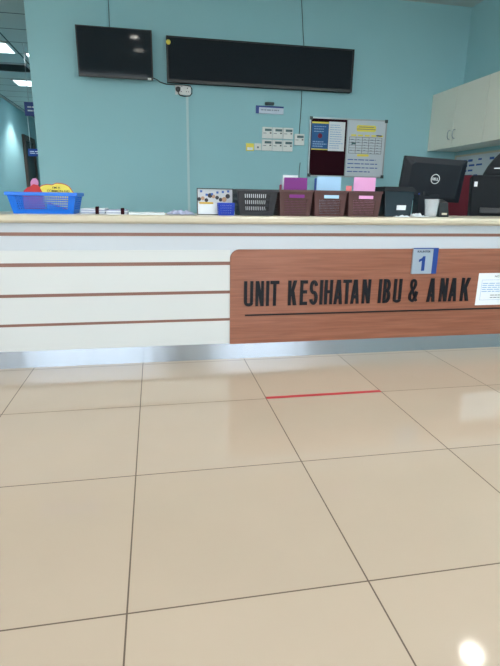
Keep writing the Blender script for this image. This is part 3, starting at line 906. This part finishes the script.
# double socket with plug
so = thing('wall_socket', 'white double wall socket under the left end of the display board', 'socket', (.43, WY, 1.96))
box(.350, .510, WY - .012, WY - .0002, 1.962, 2.050).build('socket_plate', M['white'], so, bevel=.003)
for x in (.385, .460):
    q = MB(); q.box(x + .012, x + .020, WY - .0128, WY - .012, 2.02, 2.032); q.box(x, x + .01, WY - .0128, WY - .012, 1.99, 1.996); q.box(x + .022, x + .032, WY - .0128, WY - .012, 1.99, 1.996)
    q.build('socket_slots', M['darkink'], so)
for x in (.40, .475): box(x + .01, x + .024, WY - .0145, WY - .012, 2.034, 2.044).build('switch', M['alu'], so)
MB().lathe([(.0001, 0), (.022, 0), (.025, -.01), (.025, -.028), (.018, -.038), (.0001, -.038)], (.378, WY - .0128, 2.008), 18, 'y').build('plug', M['black'], so)
cord = MB().tube([(.12, 3.36, 2.10), (.17, 3.40, 2.09), (.20, 3.40, 2.07), (.26, 3.402, 2.054), (.32, 3.39, 2.050), (.44, 3.39, 2.053), (.505, 3.395, 2.048), (.522, 3.40, 2.02), (.520, 3.40, 1.98), (.500, 3.40, 1.955), (.44, 3.398, 1.948), (.40, 3.392, 1.955), (.382, 3.375, 1.968), (.378, 3.362, 1.99)], .005, 8).build('power_cable', M['black'], smooth=True)
tag(cord, 'black power cable looping from the television round the wall socket', 'cable')
tag(box(.460, .484, WY - .012, WY, 0, 1.961).build('cable_conduit', M['conduit']), 'white vertical cable conduit running down from the wall socket', 'conduit')
tag(box(-.305, -.290, WY - .010, WY, 2.50, CH).build('cable_conduit', M['wall']), 'thin conduit on the wall above the television', 'conduit')
tag(MB().tube([(-.270, WY - .004, CH), (-.268, WY - .004, 2.75), (-.272, WY - .004, 2.48)], .003, 6).build('wall_cable', M['vent']), 'thin cable running down beside the conduit above the television', 'cable')
tag(MB().tube([(1.655, WY - .004, CH), (1.66, WY - .004, 2.9), (1.690, WY - .004, 2.6), (1.70, WY - .004, 2.52), (1.70, WY - .004, 2.30), (1.698, WY - .004, 2.05), (1.700, WY - .004, 1.95), (1.695, WY - .004, 1.80), (1.688, WY - .004, 1.632)], .0035, 6).build('wall_cable', M['vent'], smooth=True), 'long thin grey cable from ceiling to the controller at the far right', 'cable')
tag(MB().tube([(1.712, WY - .004, 1.335), (1.705, WY - .004, 1.25), (1.703, WY - .004, .9), (1.703, WY - .004, .3)], .0035, 6).build('wall_cable', M['vent'], smooth=True), 'thin cable going down the wall below the controllers', 'cable')

# unit name sign with a small sensor above
sn = thing('wall_sign', 'silver wall sign with blue top and left edge above the controllers', 'sign', (1.35, WY, 1.82))
box(1.197, 1.502, WY - .012, WY - .0003, 1.820, 1.898).build('sign_plate', M['silver'], sn, bevel=.001)
box(1.197, 1.232, WY - .0132, WY - .012, 1.820, 1.898).build('blue_square', M['blue'], sn)
box(1.232, 1.502, WY - .0132, WY - .012, 1.882, 1.898).build('blue_edge', M['blue'], sn)
lines_print(sn, M['ink'], 1.252, 1.49, 1.846, 1.868, WY - .0130, 1, 'sign_print', 9, .55)
ss = box(1.295, 1.393, WY - .035, WY, 1.906, 1.934).build('wall_sensor', M['vent'], bevel=.006)
tag(ss, 'small dark box on the wall just above the silver sign', 'sensor')

# air-conditioning controllers
def controller(x, z, label):
    t = thing('wall_controller', label, 'controller', (x, WY, z), 'white wall controllers')
    box(x, x + .112, WY - .018, WY - .0003, z, z + .115).build('casing', M['white'], t, bevel=.004)
    box(x + .028, x + .102, WY - .0192, WY - .018, z + .074, z + .098).build('display', M['lcd'], t)
    box(x + .012, x + .045, WY - .0192, WY - .018, z + .050, z + .056).build('brand_mark', M['ink'], t); t.children[-1].name = 'label_mark'
    box(x + .082, x + .100, WY - .0205, WY - .018, z + .050, z + .062).build('button', M['darkink'], t)
    return t
cols = (1.272, 1.388, 1.504)
for k, nm in enumerate(('leftmost', 'middle', 'rightmost')):
    controller(cols[k], 1.573, 'white wall controller in the upper row, %s of its three' % nm)
for k, nm in enumerate(('leftmost', 'middle', 'rightmost')):
    controller(cols[k], 1.447, 'white wall controller in the lower row, %s of its three' % nm)
controller(1.634, 1.516, 'white wall controller set apart at the right with a cable into its top')
yn = thing('yellow_note', 'small yellow and white note stuck left of the controllers', 'note', (1.14, WY, 1.44))
box(1.098, 1.184, WY - .003, WY + .001, 1.441, 1.518).build('note_sheet', M['yellow'], yn)
box(1.110, 1.172, WY - .0038, WY - .003, 1.450, 1.478).build('white_patch', M['paper'], yn)
ws = thing('light_switch', 'small white wall switch between the yellow note and the controllers', 'switch', (1.225, WY, 1.45))
box(1.190, 1.266, WY - .010, WY - .0003, 1.450, 1.520).build('switch_plate', M['white'], ws, bevel=.002)
box(1.218, 1.238, WY - .0125, WY - .010, 1.470, 1.488).build('rocker', M['ink'], ws)

# notice board
nb = thing('notice_board', 'framed notice board, maroon felt left half and whiteboard right half', 'notice board', (2.25, 3.39, 1.19))
q = MB()
q.box(1.800, 2.702, 3.383, 3.4095, 1.193, 1.206); q.box(1.800, 2.702, 3.383, 3.4095, 1.796, 1.809); q.box(1.800, 1.813, 3.383, 3.4095, 1.206, 1.796); q.box(2.689, 2.702, 3.383, 3.4095, 1.206, 1.796); q.box(2.230, 2.240, 3.383, 3.4095, 1.206, 1.796)
q.build('frame', M['alu'], nb)
for x in (1.795, 2.672):
    for z in (1.188, 1.780): box(x, x + .035, 3.380, 3.383, z, z + .034).build('corner_cap', M['vent'], nb)
box(1.813, 2.230, 3.390, 3.4095, 1.206, 1.796).build('felt_panel', M['boardfab'], nb)
box(2.240, 2.689, 3.390, 3.4095, 1.206, 1.796).build('whiteboard_panel', M['wboard'], nb)
wp = nb.children[-1]
Y = 3.3885
q = MB()   # yellow highlight patches
q.lathe([(.0001, 0), (.02, 0), (.02, .0008), (.0001, .0008)], (0, 0, 0), 4, 'y'); q = MB()
q.prism_xz(rrect(2.46, 1.715, .115, .034, .02), Y, Y + .0008)
q.build('yellow_highlight', M['yellow'], wp)
for k in range(5): box(2.285 + k * .08, 2.345 + k * .08, Y, Y + .0008, 1.632, 1.650).build('yellow_highlight', M['yellow'], wp)
MB().prism_xz(rrect(2.44, 1.432, .07, .012, .008), Y, Y + .0008).build('yellow_highlight', M['yellow'], wp)
q = MB()
for j in range(7): z = 1.620 - j * .0285; q.box(2.265, 2.655, Y, Y + .0008, z, z + .003)
for i in range(6): x = 2.265 + i * .0777; q.box(x, x + .0035, Y - .0001, Y + .0008, 1.449, 1.623)
q.build('timetable_grid', M['darkink'], wp)
q = MB(); rr_ = random.Random(12)
for j in range(2): z = 1.726 - j * .022; q.box(2.37 - j * .02, 2.55 + j * .02, Y - .0005, Y, z, z + .006)
for j in range(6):
    for i in range(5):
        if rr_.random() < .7: x = 2.285 + i * .0777; z = 1.60 - j * .0285; q.box(x, x + rr_.uniform(.015, .04), Y - .0005, Y, z - .008, z)
q.build('handwriting', M['ink'], wp)
for j in range(4): lines_print(wp, M['blueink'], 2.262, 2.63, 1.24 + j * .0425, 1.2825 + j * .0425, Y, 1, 'blue_handwriting', 21 + j, .22)
box(2.295, 2.345, Y - .0006, Y + .0006, 1.545, 1.563).build('green_mark', M['lcd'], wp)
box(2.585, 2.65, Y - .0006, Y + .0006, 1.638, 1.650).build('dark_mark', M['darkink'], wp)

po = thing('poster', 'blue health poster with red emblem pinned on the maroon felt', 'poster', (1.92, 3.388, 1.47))
box(1.826, 2.016, 3.3862, 3.3898, 1.475, 1.764).build('sheet', M['poster'], po)
box(1.826, 2.016, 3.3856, 3.3862, 1.746, 1.764).build('yellow_strip', M['yellow'], po)
box(1.826, 2.016, 3.3856, 3.3862, 1.475, 1.486).build('yellow_strip', M['yellow'], po)
MB().lathe([(.0001, 0), (.026, 0), (.026, .0006), (.0001, .0006)], (1.921, 3.3856, 1.620), 18, 'y').build('red_emblem', M['maroon'], po)
lines_print(po, M['lightink'], 1.85, 1.99, 1.655, 1.73, 3.3856, 3, 'heading_print', 2, .3)
lines_print(po, M['lightink'], 1.84, 2.0, 1.50, 1.57, 3.3856, 3, 'body_print', 8, .5)
pp = box(2.020, 2.208, 3.3862, 3.3898, 1.468, 1.770).build('paper_notice', M['paper'])
tag(pp, 'white printed sheet pinned beside the blue poster on the maroon felt', 'paper')
lines_print(pp, M['lightink'], 2.035, 2.19, 1.49, 1.75, 3.3855, 11, 'print', 31, .25)

# ---------------------------------------------------------------- light
w = bpy.data.worlds.new('daylight')
sc.world = w
w.use_nodes = True
bg = w.node_tree.nodes['Background']
bg.inputs[0].default_value = (.93, .97, 1.0, 1)
bg.inputs[1].default_value = 5.0
for k, (a, b) in enumerate(wins):     # sky portals in the window openings
    l = bpy.data.lights.new('sky_portal', 'AREA')
    l.shape = 'RECTANGLE'; l.size = b - a; l.size_y = 2.7
    l.cycles.is_portal = True
    o = bpy.data.objects.new('sky_portal', l)
    o.location = ((a + b) / 2, FY - .22, 1.47)
    o.rotation_euler = (R(90), 0, 0)
    COL.objects.link(o)
for x, side in ((-4.4, 'far left'), (-3.2, 'left'), (1.0, 'inner right'), (2.65, 'right')):  # fill panels added out of view to brighten floor and counter front
    for y, dpt in ((-.9, 'nearest the counter'), (-3.0, 'in the middle row'), (-5.1, 'in the row by the windows')):
        troffer(x, x + .6, y, y + .6, 'unseen square fill light panel added over the waiting hall, %s, %s' % (side, dpt), 'added waiting hall fill panels')

# ---------------------------------------------------------------- camera
cam = bpy.data.cameras.new('camera')
cam.sensor_fit = 'HORIZONTAL'
cam.sensor_width = 36
cam.lens = 490.78 * 36 / 500
cam.clip_start = .05
co = bpy.data.objects.new('camera', cam)
COL.objects.link(co)
Rv = Vector((0.98245225, -0.18590914, 0.01501222)); Uv = Vector((0.03479414, 0.26175667, 0.96450651)); Fv = Vector((0.18324013, 0.94705926, -0.26363198))
mtx = Matrix(((Rv.x, Uv.x, -Fv.x, .0950), (Rv.y, Uv.y, -Fv.y, -2.1660), (Rv.z, Uv.z, -Fv.z, .9376), (0, 0, 0, 1)))
co.matrix_world = mtx
sc.camera = co
sc.view_settings.view_transform = 'Standard'
sc.view_settings.look = 'None'
sc.view_settings.exposure = .45
sc.view_settings.gamma = 1
